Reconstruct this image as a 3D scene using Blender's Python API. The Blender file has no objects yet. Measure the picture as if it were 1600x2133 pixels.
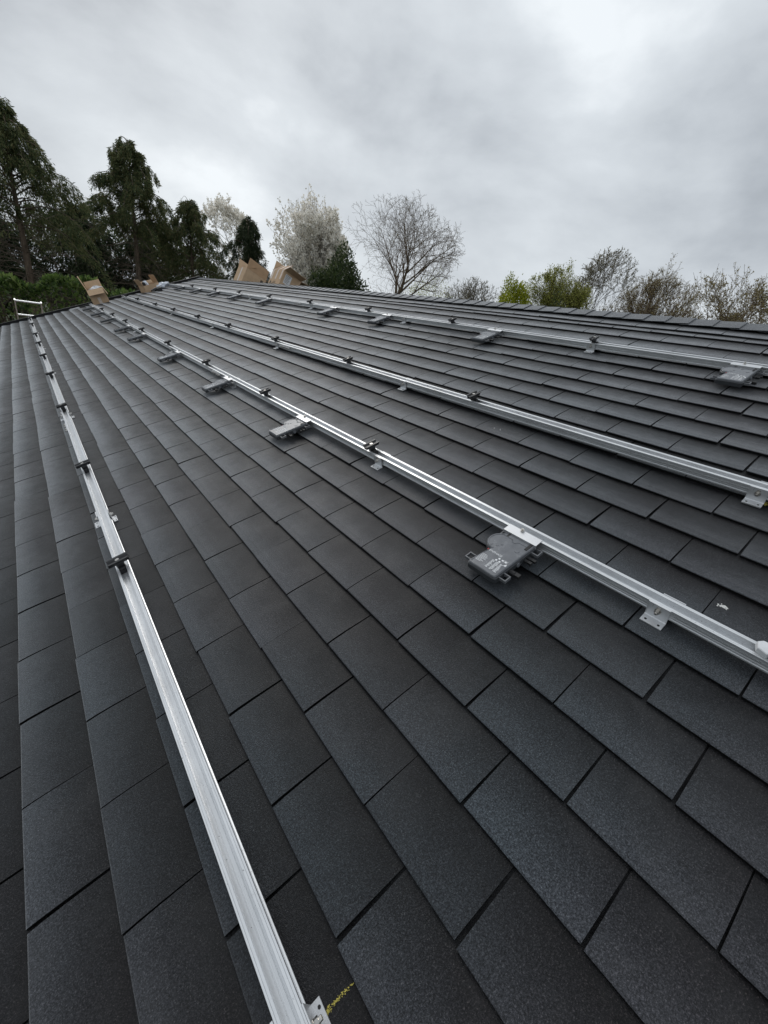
import bpy, math, random
import numpy as np
from mathutils import Vector, Matrix

# ------------------------------------------------------------------ camera, sky, sun, exposure
SC = bpy.context.scene
COL = SC.collection
PITCH = math.radians(22)
ROOF = Matrix.Rotation(-PITCH, 4, 'Y')          # roof frame: x up the slope, y along the ridge (away), z off the roof
def rp(v, u, h=0.0): return ROOF @ Vector((v, u, h))

cam_d = bpy.data.cameras.new('camera'); cam = bpy.data.objects.new('camera', cam_d); COL.objects.link(cam)
right = ROOF.to_3x3() @ Vector((0.77602, -0.613512, -0.146271))
down = ROOF.to_3x3() @ Vector((-0.470983, -0.409448, -0.781362))
fwd = ROOF.to_3x3() @ Vector((0.419485, 0.675244, -0.606694))
m = Matrix.Identity(4)
for i in range(3):
    m[i][0] = right[i]; m[i][1] = -down[i]; m[i][2] = -fwd[i]
m.translation = rp(-0.03942, -0.09229, 0.96987)
cam.matrix_world = m
cam_d.sensor_fit = 'HORIZONTAL'; cam_d.sensor_width = 36.0; cam_d.lens = 859.7 / 1600 * 36
cam_d.clip_start = 0.02; cam_d.clip_end = 3000
SC.camera = cam

SUN_EL, SUN_AZ = math.radians(44), math.radians(8)   # azimuth measured from +Y towards +X
world = bpy.data.worlds.new('World'); SC.world = world; world.use_nodes = True
SKY_LOC = (19.3, 0.2, 14.7)
def build_world():
    nt = world.node_tree; nt.nodes.clear(); N = nt.nodes.new; L = nt.links.new
    out = N('ShaderNodeOutputWorld'); bg = N('ShaderNodeBackground'); bg.inputs['Strength'].default_value = 0.1
    L(bg.outputs[0], out.inputs[0])
    sky = N('ShaderNodeTexSky'); sky.sky_type = 'NISHITA'; sky.sun_disc = False
    sky.sun_elevation = SUN_EL; sky.sun_rotation = SUN_AZ; sky.dust_density = 4.0
    tc = N('ShaderNodeTexCoord')
    def math_(op, a, b=None):
        n = N('ShaderNodeMath'); n.operation = op
        for i, x in enumerate((a, b)):
            if x is None: continue
            if isinstance(x, (int, float)): n.inputs[i].default_value = x
            else: L(x, n.inputs[i])
        return n.outputs[0]
    mp = N('ShaderNodeMapping'); mp.inputs['Scale'].default_value = (1.0, 1.0, 1.9); mp.inputs['Location'].default_value = SKY_LOC
    L(tc.outputs['Generated'], mp.inputs[0])
    n1 = N('ShaderNodeTexNoise'); n1.inputs['Scale'].default_value = 2.3; n1.inputs['Detail'].default_value = 9
    n1.inputs['Roughness'].default_value = 0.53; n1.inputs['Distortion'].default_value = 0.15; L(mp.outputs[0], n1.inputs[0])
    n2 = N('ShaderNodeTexNoise'); n2.inputs['Scale'].default_value = 1.0; n2.inputs['Detail'].default_value = 2; L(mp.outputs[0], n2.inputs[0])
    f = math_('ADD', math_('MULTIPLY', n1.outputs[0], 0.62), math_('MULTIPLY', n2.outputs[0], 0.38))
    r = N('ShaderNodeValToRGB'); L(f, r.inputs[0])
    els = r.color_ramp.elements
    els[0].position = 0.35; els[0].color = (3.5, 3.85, 4.25, 1)
    els[1].position = 0.64; els[1].color = (9.0, 9.5, 9.9, 1)
    for pos, c in ((0.43, (4.75, 5.15, 5.6, 1)), (0.50, (6.1, 6.55, 7.0, 1)), (0.57, (7.2, 7.7, 8.15, 1))):
        e = els.new(pos); e.color = c
    mix = N('ShaderNodeMix'); mix.data_type = 'RGBA'; mix.inputs[0].default_value = 0.96
    L(sky.outputs[0], mix.inputs[6]); L(r.outputs[0], mix.inputs[7]); L(mix.outputs[2], bg.inputs[0])
build_world()
sun_d = bpy.data.lights.new('sun', 'SUN'); sun_d.energy = 0.9; sun_d.angle = math.radians(32); sun_d.color = (1, 0.97, 0.93)
sun = bpy.data.objects.new('sun', sun_d); COL.objects.link(sun)
sd = Vector((math.sin(SUN_AZ) * math.cos(SUN_EL), math.cos(SUN_AZ) * math.cos(SUN_EL), math.sin(SUN_EL)))
sun.rotation_euler = (-sd).to_track_quat('-Z', 'Y').to_euler()
SC.cycles.max_bounces = 6; SC.cycles.diffuse_bounces = 3; SC.cycles.glossy_bounces = 3; SC.cycles.transmission_bounces = 3
SC.cycles.caustics_reflective = False; SC.cycles.caustics_refractive = False
SC.view_settings.view_transform = 'Standard'; SC.view_settings.look = 'None'
SC.view_settings.exposure = 0.0; SC.view_settings.gamma = 1.0; SC.view_settings.use_curve_mapping = False

rng = np.random.default_rng(7)
random.seed(7)

# ------------------------------------------------------------------ materials
class NT:
    def __init__(s, name):
        s.m = bpy.data.materials.new(name); s.m.use_nodes = True; s.t = s.m.node_tree
        s.b = s.t.nodes['Principled BSDF']
    def n(s, typ, **kw):
        x = s.t.nodes.new(typ)
        for k, v in kw.items():
            if k in x.inputs.keys(): s.put(x.inputs[k], v)
            else: setattr(x, k, v)
        return x
    def put(s, sock, v):
        if isinstance(v, bpy.types.NodeSocket): s.t.links.new(v, sock)
        else: sock.default_value = v
    def pos(s): return s.n('ShaderNodeNewGeometry').outputs['Position']
    def noise(s, scale, detail=2, rough=0.5, vec=None, dist=0.0):
        x = s.n('ShaderNodeTexNoise', Scale=scale, Detail=detail, Roughness=rough, Distortion=dist)
        s.put(x.inputs['Vector'], vec if vec is not None else s.pos()); return x.outputs[0]
    def ramp(s, f, stops):
        r = s.n('ShaderNodeValToRGB'); s.put(r.inputs[0], f); e = r.color_ramp.elements
        while len(e) < len(stops): e.new(0.5)
        for q, (p, c) in zip(e, stops):
            q.position = p; q.color = (c, c, c, 1) if isinstance(c, (int, float)) else (*c, 1)
        return r.outputs[0]
    def math(s, op, a, b=0.0):
        x = s.n('ShaderNodeMath', operation=op); s.put(x.inputs[0], a); s.put(x.inputs[1], b); return x.outputs[0]
    def mix(s, f, a, b, mode='MIX'):
        x = s.n('ShaderNodeMix', data_type='RGBA', blend_type=mode); s.put(x.inputs[0], f)
        for i, c in ((6, a), (7, b)): s.put(x.inputs[i], (*c, 1) if isinstance(c, tuple) and len(c) == 3 else c)
        return x.outputs[2]
    def bump(s, h, strength, dist):
        x = s.n('ShaderNodeBump', Strength=strength, Distance=dist); s.put(x.inputs['Height'], h); s.put(s.b.inputs['Normal'], x.outputs[0])
    def set(s, **kw):
        for k, v in kw.items():
            k = k.replace('_', ' ')
            if isinstance(v, tuple) and len(v) == 3: v = (*v, 1)
            s.put(s.b.inputs[k], v)
        return s.m

def mat_shingle(name='shingle_granules', band=True, fixed=0.5, sheen0=0.5):
    t = NT(name)
    g1 = t.noise(330, 2, 0.7); g2 = t.noise(720, 1, 0.6); big = t.noise(1.7, 4, 0.6); mid = t.noise(26, 3, 0.6)
    gran = t.math('ADD', t.math('MULTIPLY', g1, 0.62), t.math('MULTIPLY', g2, 0.38))
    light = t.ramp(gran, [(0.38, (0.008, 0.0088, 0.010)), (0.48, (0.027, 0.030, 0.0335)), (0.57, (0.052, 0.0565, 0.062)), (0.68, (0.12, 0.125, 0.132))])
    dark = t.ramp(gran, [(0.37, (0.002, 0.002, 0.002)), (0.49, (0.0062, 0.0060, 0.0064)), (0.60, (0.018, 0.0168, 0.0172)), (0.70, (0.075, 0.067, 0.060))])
    if band:   # granule colour and sheen weight grade from pale butt to dark headlap
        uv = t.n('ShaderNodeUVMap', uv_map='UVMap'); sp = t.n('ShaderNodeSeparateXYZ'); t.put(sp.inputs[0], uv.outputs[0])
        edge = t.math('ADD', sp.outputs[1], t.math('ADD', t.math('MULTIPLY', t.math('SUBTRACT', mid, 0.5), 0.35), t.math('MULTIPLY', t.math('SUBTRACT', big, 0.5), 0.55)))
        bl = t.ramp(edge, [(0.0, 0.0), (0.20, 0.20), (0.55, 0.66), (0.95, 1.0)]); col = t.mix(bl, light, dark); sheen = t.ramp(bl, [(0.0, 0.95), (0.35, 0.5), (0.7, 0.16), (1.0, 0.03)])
    else: col = t.mix(fixed, light, dark); sheen = sheen0
    tint = t.mix(t.ramp(t.noise(0.9, 3), [(0.40, 0.0), (0.60, 1.0)]), (0.88, 1.0, 1.07), (1.06, 1.0, 1.06))
    col = t.mix(1.0, col, tint, 'MULTIPLY')
    info = t.n('ShaderNodeObjectInfo').outputs['Random']; isl = t.n('ShaderNodeNewGeometry').outputs['Random Per Island']
    rnd = t.math('FRACT', t.math('ADD', info, isl))
    val = t.math('MULTIPLY', t.math('ADD', 0.72, t.math('MULTIPLY', rnd, 0.56)), t.math('ADD', 0.84, t.math('MULTIPLY', mid, 0.32)))
    dust = t.ramp(t.noise(2.9, 6, 0.68, None, 0.6), [(0.50, 0.0), (0.74, 0.30)]); col = t.mix(dust, col, (0.062, 0.062, 0.064))
    hsv = t.n('ShaderNodeHueSaturation'); t.put(hsv.inputs['Color'], col); t.put(hsv.inputs['Value'], val)
    t.bump(gran, 0.45, 0.003)
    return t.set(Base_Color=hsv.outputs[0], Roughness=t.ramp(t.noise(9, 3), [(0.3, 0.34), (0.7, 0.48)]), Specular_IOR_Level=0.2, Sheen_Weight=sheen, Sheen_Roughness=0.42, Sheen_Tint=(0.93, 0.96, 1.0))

def mat_plain(name, col, rough=0.6, metal=0.0, var=0.15, nscale=30.0, bump=0.0, bdist=0.001, spec=0.5, detail=4):
    t = NT(name); nz = t.noise(nscale, detail, 0.6)
    lo = tuple(c * (1 - var) for c in col); hi = tuple(min(1, c * (1 + var)) for c in col)
    if bump: t.bump(nz, bump, bdist)
    return t.set(Base_Color=t.ramp(nz, [(0.3, lo), (0.7, hi)]), Roughness=t.ramp(nz, [(0.25, max(0.05, rough - 0.08)), (0.75, min(1, rough + 0.08))]), Metallic=metal, Specular_IOR_Level=spec)

def mat_alu(name, col=(0.80, 0.815, 0.83), rough=0.34, streak=True):
    t = NT(name); p = t.n('ShaderNodeTexCoord').outputs['Object']
    mp = t.n('ShaderNodeMapping'); mp.inputs['Scale'].default_value = (260, 1.6, 260); t.put(mp.inputs[0], p)
    st = t.noise(1.0, 3, 0.6, mp.outputs[0]); sp = t.noise(190, 2, 0.5, p); cl = t.noise(9, 4, 0.65, p)
    base = t.ramp(cl, [(0.3, tuple(c * 0.90 for c in col)), (0.7, col)])
    base = t.mix(t.ramp(t.noise(3.1, 5, 0.7, p), [(0.52, 0.0), (0.72, 0.35)]), base, (0.5, 0.5, 0.5))
    base = t.mix(t.ramp(sp, [(0.70, 0.0), (0.76, 0.75)]), base, (0.16, 0.16, 0.16))
    t.bump(st if streak else cl, 0.08, 0.0006)
    return t.set(Base_Color=base, Metallic=0.72, Roughness=t.ramp(st if streak else cl, [(0.3, rough - 0.07), (0.7, rough + 0.1)]))

def mat_leaf(name, cols, rough=0.6, spec=0.15, trans=0.45):
    t = NT(name); isl = t.n('ShaderNodeNewGeometry').outputs['Random Per Island']; clump = t.noise(1.3, 3, 0.6)
    f = t.math('ADD', t.math('MULTIPLY', isl, 0.55), t.math('MULTIPLY', clump, 0.45))
    k = len(cols); st = [(0.2 + 0.55 * i / max(1, k - 1), c) for i, c in enumerate(cols)]
    col = t.ramp(f, st); t.set(Base_Color=col, Roughness=rough, Specular_IOR_Level=spec)
    tr = t.n('ShaderNodeBsdfTranslucent'); t.put(tr.inputs[0], col); mx = t.n('ShaderNodeMixShader'); mx.inputs[0].default_value = trans
    t.put(mx.inputs[1], t.b.outputs[0]); t.put(mx.inputs[2], tr.outputs[0]); t.put(t.t.nodes['Material Output'].inputs[0], mx.outputs[0])
    return t.m

def mat_bark(name, a, b, scale=14.0):
    t = NT(name); p = t.pos(); mp = t.n('ShaderNodeMapping'); mp.inputs['Scale'].default_value = (1, 1, 0.25); t.put(mp.inputs[0], p)
    nz = t.noise(scale, 5, 0.65, mp.outputs[0]); t.bump(nz, 0.6, 0.02)
    return t.set(Base_Color=t.ramp(nz, [(0.3, a), (0.7, b)]), Roughness=0.9, Specular_IOR_Level=0.2)

def mat_card(name, col):
    t = NT(name); p = t.n('ShaderNodeTexCoord').outputs['Object']; mp = t.n('ShaderNodeMapping'); mp.inputs['Scale'].default_value = (220, 220, 6); t.put(mp.inputs[0], p)
    fl = t.noise(1.0, 2, 0.5, mp.outputs[0]); cl = t.noise(11, 4, 0.6, p)
    t.bump(t.math('ADD', t.math('MULTIPLY', fl, 0.3), cl), 0.35, 0.003)
    return t.set(Base_Color=t.ramp(cl, [(0.3, tuple(c * 0.82 for c in col)), (0.7, col)]), Roughness=0.85, Specular_IOR_Level=0.25)

def mat_brick():
    t = NT('brick_wall'); p = t.pos()
    mp = t.n('ShaderNodeMapping'); mp.inputs['Rotation'].default_value = (math.radians(90), 0, 0); t.put(mp.inputs[0], p)
    b = t.n('ShaderNodeTexBrick', Scale=1.0); b.inputs['Brick Width'].default_value = 0.225; b.inputs['Row Height'].default_value = 0.075; b.inputs['Mortar Size'].default_value = 0.01
    b.inputs['Color1'].default_value = (0.25, 0.10, 0.06, 1); b.inputs['Color2'].default_value = (0.33, 0.15, 0.09, 1); b.inputs['Mortar'].default_value = (0.4, 0.37, 0.33, 1)
    t.put(b.inputs['Vector'], mp.outputs[0]); t.bump(b.outputs['Fac'], -0.5, 0.01)
    return t.set(Base_Color=b.outputs[0], Roughness=0.9)

M = {}
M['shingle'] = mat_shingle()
M['shingle_flat'] = mat_shingle('shingle_headlap', False, 1.0, 0.05)
M['edge'] = mat_plain('asphalt_cut_edge', (0.006, 0.006, 0.006), 0.8, 0, 0.3, 200, spec=0.15)
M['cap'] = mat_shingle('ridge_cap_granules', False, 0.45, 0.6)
M['alu'] = mat_alu('mill_aluminium')
M['alu_cast'] = mat_alu('aluminium_bracket', (0.76, 0.77, 0.785), 0.42, False)
M['steel'] = mat_plain('stainless_bolt', (0.55, 0.53, 0.5), 0.3, 1.0, 0.1, 200)
M['black_metal'] = mat_plain('black_anodised', (0.018, 0.018, 0.02), 0.38, 0.0, 0.2, 120, spec=0.6)
M['rubber'] = mat_plain('black_rubber', (0.012, 0.012, 0.013), 0.6, 0.0, 0.2, 80)
M['inv_case'] = mat_plain('dark_grey_polymer', (0.045, 0.048, 0.053), 0.36, 0.0, 0.15, 160, 0.12, 0.0004, 0.5)
M['inv_lid'] = mat_plain('grey_polymer_lid', (0.155, 0.162, 0.176), 0.24, 0.0, 0.12, 45, 0.05, 0.0004, 0.55)
M['inv_ear'] = mat_plain('grey_polymer_clip', (0.13, 0.135, 0.145), 0.4, 0.0, 0.15, 160)
M['print_white'] = mat_plain('white_print', (0.8, 0.81, 0.82), 0.6, 0, 0.1, 400)
M['print_red'] = mat_plain('red_print', (0.5, 0.05, 0.05), 0.6, 0, 0.1, 400)
M['trim'] = mat_plain('black_verge_plastic', (0.012, 0.012, 0.013), 0.55, 0, 0.3, 6, spec=0.3)
M['card'] = mat_card('brown_cardboard', (0.58, 0.41, 0.265))
M['card_in'] = mat_card('cardboard_inside', (0.46, 0.30, 0.18))
M['paper'] = mat_plain('white_paper', (0.72, 0.73, 0.75), 0.6, 0, 0.06, 60)
M['tape'] = mat_plain('packing_tape', (0.66, 0.57, 0.50), 0.3, 0, 0.1, 60)
M['ink'] = mat_plain('carton_ink', (0.10, 0.075, 0.055), 0.8, 0, 0.2, 60)
M['bag'] = mat_plain('white_plastic_bag', (0.72, 0.76, 0.82), 0.3, 0, 0.06, 30)
M['brick'] = mat_brick()
M['soffit'] = mat_plain('white_upvc', (0.75, 0.75, 0.74), 0.4, 0, 0.05, 8)
M['glass'] = mat_plain('window_glass', (0.03, 0.035, 0.04), 0.08, 0, 0.1, 3, spec=0.8)
M['chalk'] = mat_plain('yellow_chalk', (0.48, 0.41, 0.09), 0.9, 0, 0.3, 600)
M['white_mark'] = mat_plain('white_dropping', (0.62, 0.62, 0.6), 0.9, 0, 0.2, 300)
M['bark_con'] = mat_bark('conifer_bark', (0.07, 0.05, 0.038), (0.18, 0.14, 0.105))
M['dead'] = mat_bark('dead_branch', (0.075, 0.058, 0.045), (0.17, 0.14, 0.11), 30)
M['bark'] = mat_bark('grey_bark', (0.06, 0.048, 0.037), (0.17, 0.14, 0.11))
M['bark_pale'] = mat_bark('pale_grey_bark', (0.085, 0.062, 0.043), (0.21, 0.155, 0.108))
M['bark_dark'] = mat_bark('dark_twig_bark', (0.03, 0.022, 0.018), (0.085, 0.065, 0.05))
M['conifer'] = mat_leaf('conifer_sprays', [(0.036, 0.056, 0.028), (0.085, 0.12, 0.055), (0.145, 0.165, 0.070), (0.20, 0.185, 0.088)])
M['conifer_dark'] = mat_leaf('dark_conifer_sprays', [(0.02, 0.032, 0.018), (0.046, 0.066, 0.034), (0.08, 0.10, 0.05)])
M['laurel'] = mat_leaf('laurel_leaves', [(0.02, 0.04, 0.013), (0.06, 0.11, 0.026), (0.12, 0.19, 0.045), (0.17, 0.22, 0.07)], 0.45, 0.35)
M['ever'] = mat_leaf('dark_evergreen_leaves', [(0.018, 0.032, 0.013), (0.045, 0.072, 0.024), (0.10, 0.125, 0.045)], 0.4, 0.5)
M['blossom'] = mat_leaf('white_blossom', [(0.86, 0.81, 0.72), (0.92, 0.89, 0.82), (0.95, 0.93, 0.88)], 0.8, 0.1, 0.65)
M['willow'] = mat_leaf('spring_green_leaves', [(0.18, 0.20, 0.045), (0.32, 0.34, 0.08), (0.46, 0.46, 0.14)])
M['yellow'] = mat_leaf('yellow_green_leaves', [(0.17, 0.20, 0.02), (0.32, 0.36, 0.035), (0.46, 0.47, 0.06)])
M['bud'] = mat_leaf('brown_green_buds', [(0.20, 0.175, 0.09), (0.34, 0.29, 0.14), (0.44, 0.38, 0.20)])
M['bud_pale'] = mat_leaf('pale_buds', [(0.16, 0.15, 0.10), (0.30, 0.28, 0.20), (0.38, 0.36, 0.27)])
M['wood'] = mat_bark('weathered_wood', (0.10, 0.075, 0.055), (0.2, 0.16, 0.12), 8)
def mat_grass():
    t = NT('grass_ground'); nz = t.noise(0.8, 6, 0.6); fine = t.noise(40, 3, 0.7)
    c = t.mix(fine, t.ramp(nz, [(0.35, (0.04, 0.06, 0.018)), (0.65, (0.07, 0.095, 0.03))]), (0.03, 0.045, 0.015)); t.bump(fine, 0.7, 0.05)
    return t.set(Base_Color=c, Roughness=0.95)
M['grass'] = mat_grass()

# ------------------------------------------------------------------ mesh helpers
class MB:
    def __init__(s): s.v = []; s.f = []; s.mi = []
    def add(s, vs, fs, mi=0):
        o = len(s.v); s.v.extend([tuple(x) for x in vs]); s.f.extend([tuple(i + o for i in f) for f in fs]); s.mi.extend([mi] * len(fs)); return s
    def box(s, x0, x1, y0, y1, z0, z1, mi=0, mat=None):
        v = [Vector((x, y, z)) for x in (x0, x1) for y in (y0, y1) for z in (z0, z1)]
        if mat: v = [mat @ q for q in v]
        return s.add(v, [(0, 1, 3, 2), (4, 6, 7, 5), (0, 4, 5, 1), (2, 3, 7, 6), (0, 2, 6, 4), (1, 5, 7, 3)], mi)
    def prism(s, poly, z0, z1, mi=0, axis='z', mat=None, cham=0.0):
        n = len(poly); rings = []
        if cham:
            c = Vector((sum(p[0] for p in poly) / n, sum(p[1] for p in poly) / n))
            def inset(p):
                d = Vector(p) - c; l = d.length; return tuple(c + d * max(0.0, (l - cham) / l))
            rings = [(poly, z0), (poly, z1 - cham), ([inset(p) for p in poly], z1)]
        else: rings = [(poly, z0), (poly, z1)]
        vs = []
        for pl, z in rings:
            for a, b in pl: vs.append({'z': (a, b, z), 'y': (a, z, b), 'x': (z, a, b)}[axis])
        if mat: vs = [mat @ Vector(q) for q in vs]
        fs = [tuple(range(n))[::-1], tuple(range(n * (len(rings) - 1), n * len(rings)))]
        for k in range(len(rings) - 1):
            for i in range(n): fs.append((k * n + i, k * n + (i + 1) % n, (k + 1) * n + (i + 1) % n, (k + 1) * n + i))
        return s.add(vs, fs, mi)
    def cyl(s, a, b, r, sides=10, mi=0, r2=None): return s.tube([a, b], [r, r if r2 is None else r2], sides, mi, cap=True)
    def tube(s, pts, rad, sides=5, mi=0, cap=False):
        pts = [Vector(p) for p in pts]; n = len(pts); vs = []; fs = []
        d0 = (pts[1] - pts[0]).normalized(); ax = d0.cross(Vector((0, 0, 1)))
        if ax.length < 1e-3: ax = d0.cross(Vector((1, 0, 0)))
        ax.normalize()
        for i, p in enumerate(pts):
            d = (pts[min(i + 1, n - 1)] - pts[max(i - 1, 0)])
            if d.length < 1e-9: d = d0
            d.normalize(); ax = ax - d * ax.dot(d)
            if ax.length < 1e-6: ax = d.orthogonal()
            ax.normalize(); bx = d.cross(ax)
            for k in range(sides):
                t = 2 * math.pi * k / sides; vs.append(p + (ax * math.cos(t) + bx * math.sin(t)) * rad[i])
        for i in range(n - 1):
            for k in range(sides):
                a = i * sides + k; b = i * sides + (k + 1) % sides; fs.append((a, b, b + sides, a + sides))
        if cap: fs.append(tuple(range(sides))[::-1]); fs.append(tuple(range((n - 1) * sides, n * sides)))
        return s.add(vs, fs, mi)
    def mesh(s, name, mats, smooth=False):
        me = bpy.data.meshes.new(name); me.from_pydata([tuple(v) for v in s.v], [], s.f)
        for mm in (mats if isinstance(mats, (list, tuple)) else [mats]): me.materials.append(mm)
        if len(set(s.mi)) > 1: me.polygons.foreach_set('material_index', s.mi)
        if smooth: me.polygons.foreach_set('use_smooth', [True] * len(me.polygons))
        me.update(); return me

def link(name, me, parent=None, loc=(0, 0, 0), rot=(0, 0, 0), **props):
    o = bpy.data.objects.new(name, me); COL.objects.link(o); o.location = loc; o.rotation_euler = rot
    if parent is not None: o.parent = parent
    for k, v in props.items(): o[k] = v
    return o
def thing(name, label, cat, loc=(0, 0, 0), rot=(0, 0, 0), group=None):
    o = link(name, None, None, loc, rot, label=label, category=cat); o.empty_display_size = 0.05
    if group: o['group'] = group
    return o
def np_mesh(name, V, F, mats, uv=None):
    me = bpy.data.meshes.new(name); V = np.asarray(V, np.float32); F = np.asarray(F, np.int32); k = F.shape[1]
    me.vertices.add(len(V)); me.vertices.foreach_set('co', V.ravel())
    me.loops.add(F.size); me.loops.foreach_set('vertex_index', F.ravel())
    me.polygons.add(len(F)); me.polygons.foreach_set('loop_start', np.arange(0, F.size, k, dtype=np.int32))
    me.polygons.foreach_set('loop_total', np.full(len(F), k, np.int32))
    if uv is not None:
        l = me.uv_layers.new(name='UVMap'); l.data.foreach_set('uv', np.asarray(uv, np.float32)[F.ravel()].ravel())
    me.materials.append(mats); me.update(calc_edges=True); me.validate(); return me

# ------------------------------------------------------------------ ground and house
GZ = -2.8
gm = MB(); gm.add([(-900, -900, GZ), (900, -900, GZ), (900, 900, GZ), (-900, 900, GZ)], [(0, 1, 2, 3)])
link('ground', gm.mesh('ground', M['grass']), kind='structure')

E_, W_ = 0.14779, 0.25
VR, VE, U0, U1 = 3.268, -1.36, -3.2, 11.39     # ridge, eave, near and far verge
ridge_w = rp(VR, 0); cp, sp_ = math.cos(PITCH), math.sin(PITCH)
house = thing('house', 'low house with dark grey shingle roof carrying the metal mounting rails', 'house', (ridge_w.x, (U0 + U1) / 2, GZ))
HO = house.location.copy()
x0 = VE * cp + 0.35; x1 = 2 * ridge_w.x - x0; ez = VE * sp_ - 0.14
w = MB()
yA, yB = U0 + 0.12, U1 - 0.12
for (a, b, c, d) in ((x0, x0 + 0.28, yA, yB), (x1 - 0.28, x1, yA, yB)):
    w.box(a - HO.x, b - HO.x, c - HO.y, d - HO.y, 0, ez - GZ)
for ya, yb in ((yA + 0.001, yA + 0.28), (yB - 0.28, yB - 0.001)):
    w.prism([(x0 + 0.002 - HO.x, 0), (x1 - 0.002 - HO.x, 0), (x1 - 0.002 - HO.x, ez - GZ), (0, ridge_w.z - 0.16 - GZ), (x0 + 0.002 - HO.x, ez - GZ)], ya - HO.y, yb - HO.y, axis='y')
link('wall', w.mesh('wall', M['brick']), house)
for yy in (-0.5, 3.5, 7.5):
    g = MB(); g.box(x0 - 0.03 - HO.x, x0 + 0.05 - HO.x, yy - HO.y, yy + 1.2 - HO.y, 0.95, 2.0)
    wn = link('window', g.mesh('window', M['soffit']), house)
    g = MB()
    for k in (0, 1): g.box(x0 - 0.045 - HO.x, x0 - 0.033 - HO.x, yy + 0.06 + k * 0.57 - HO.y, yy + 0.57 + k * 0.57 - HO.y, 1.02, 1.93)
    link('pane', g.mesh('pane', M['glass']), wn)
g = MB(); g.box(VE * cp - 0.03 - HO.x, VE * cp + 0.0 - HO.x, U0 - HO.y, U1 - HO.y, ez + 0.0 - GZ - 0.05, ez + 0.11 - GZ)
link('fascia', g.mesh('fascia', M['trim']), house)
g = MB(); pr = []
for k in range(9):
    t = math.pi + math.pi * k / 8; pr.append((0.055 * math.cos(t), 0.055 * math.sin(t)))
for k in range(8, -1, -1):
    t = math.pi + math.pi * k / 8; pr.append((0.049 * math.cos(t), 0.049 * math.sin(t)))
g.prism([(a + VE * cp - 0.09 - HO.x, b + ez + 0.05 - GZ) for a, b in pr], U0 - HO.y, U1 - HO.y, axis='y')
link('gutter', g.mesh('gutter', M['trim']), house)

# roof deck (both slopes), in the roof frame of the front slope
roofR = ROOF.to_euler()
deck = MB(); deck.box(VE, VR, U0, U1 - 0.02, -0.1, 0.0)
roof = link('roof', deck.mesh('roof', M['shingle_flat']), house, Vector((0, 0, 0)) - HO, roofR)
BACK = ROOF.inverted() @ (Matrix.Translation(ridge_w) @ Matrix.Rotation(PITCH, 4, 'Y'))     # far slope: x runs down from the ridge
bk = MB(); bk.box(0.001, VR - VE, U0, U1 - 0.02, -0.1, 0.0, mat=BACK)
for k in range(int((VR - VE) / E_)):
    xa = VR - VE - k * E_
    bk.add([BACK @ Vector(q) for q in ((xa, U0, 0.010), (xa, U1 - .02, 0.010), (xa - E_ - .02, U1 - .02, 0.003), (xa - E_ - .02, U0, 0.003), (xa, U0, 0.004), (xa, U1 - .02, 0.004))], [(0, 1, 2, 3), (4, 5, 1, 0)])
link('back_slope', bk.mesh('back_slope', M['shingle_flat']), roof)

# shingle tabs
def wav(u, k): return 0.0016 * math.sin(u * 5.1 + k * 1.7) + 0.001 * math.sin(u * 11.3 + k * 0.6)
ST = [(0.0, 0.0122), (0.0025, 0.0134), (0.025, 0.0138), (0.065, 0.0118), (E_ - 0.002, 0.0050), (E_ + 0.03, 0.0030)]
def tab_geo(wl, wr, wl2, wr2, lift=0.0, skew=0.0, length=E_):
    """one tab, origin at the middle of its butt edge; y spans -wl..wr at the butt, -wl2..wr2 at the top"""
    V = []; UV = []
    st = [(x if x < 0.05 else x * length / E_, h) for x, h in ST]
    for x, h in st:
        f = min(1, x / length); hh = h + lift * (1 - f)
        for y, s in ((-(wl + (wl2 - wl) * f), -1), (0.0, 0), (wr + (wr2 - wr) * f, 1)):
            V.append((x, y, hh + skew * s * (1 - f))); UV.append((0.5 + 0.5 * s, x / length))
    n = len(st)
    for x, h in st:
        f = min(1, x / length); hh = h + lift * (1 - f) - 0.0068 * (1 - 0.55 * f)
        for y, s in ((-(wl + (wl2 - wl) * f), -1), (wr + (wr2 - wr) * f, 1)):
            V.append((x, y, hh + skew * s * (1 - f))); UV.append((0.5, 0.8))
    F = []
    for i in range(n - 1):
        for j in (0, 1): F.append((i * 3 + j, (i + 1) * 3 + j, (i + 1) * 3 + j + 1, i * 3 + j + 1))
        b = 3 * n
        F.append((i * 3, b + i * 2, b + (i + 1) * 2, (i + 1) * 3))
        F.append((i * 3 + 2, (i + 1) * 3 + 2, b + (i + 1) * 2 + 1, b + i * 2 + 1))
    b = 3 * n
    F.append((0, 1, b + 1, b)); F.append((1, 2, b + 1, b + 1))
    F = [f for f in F]
    return V, F, UV
def tab_quads(V, F):
    return [f if len(set(f)) == 4 else None for f in F]
def set_edges(me):        # cut edges show bare black asphalt
    nz = np.empty(len(me.polygons) * 3, np.float32); me.polygons.foreach_get('normal', nz)
    me.polygons.foreach_set('material_index', (np.abs(nz.reshape(-1, 3)[:, 2]) < 0.45).astype(np.int32)); me.update()
campos = np.array(cam.matrix_world.translation)
def project(p):
    q = np.array(p) - campos; z = q @ np.array(fwd)
    return (q @ np.array(right)) / z * 859.7 + 800, (q @ np.array(down)) / z * 859.7 + 1066.5, z

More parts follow.
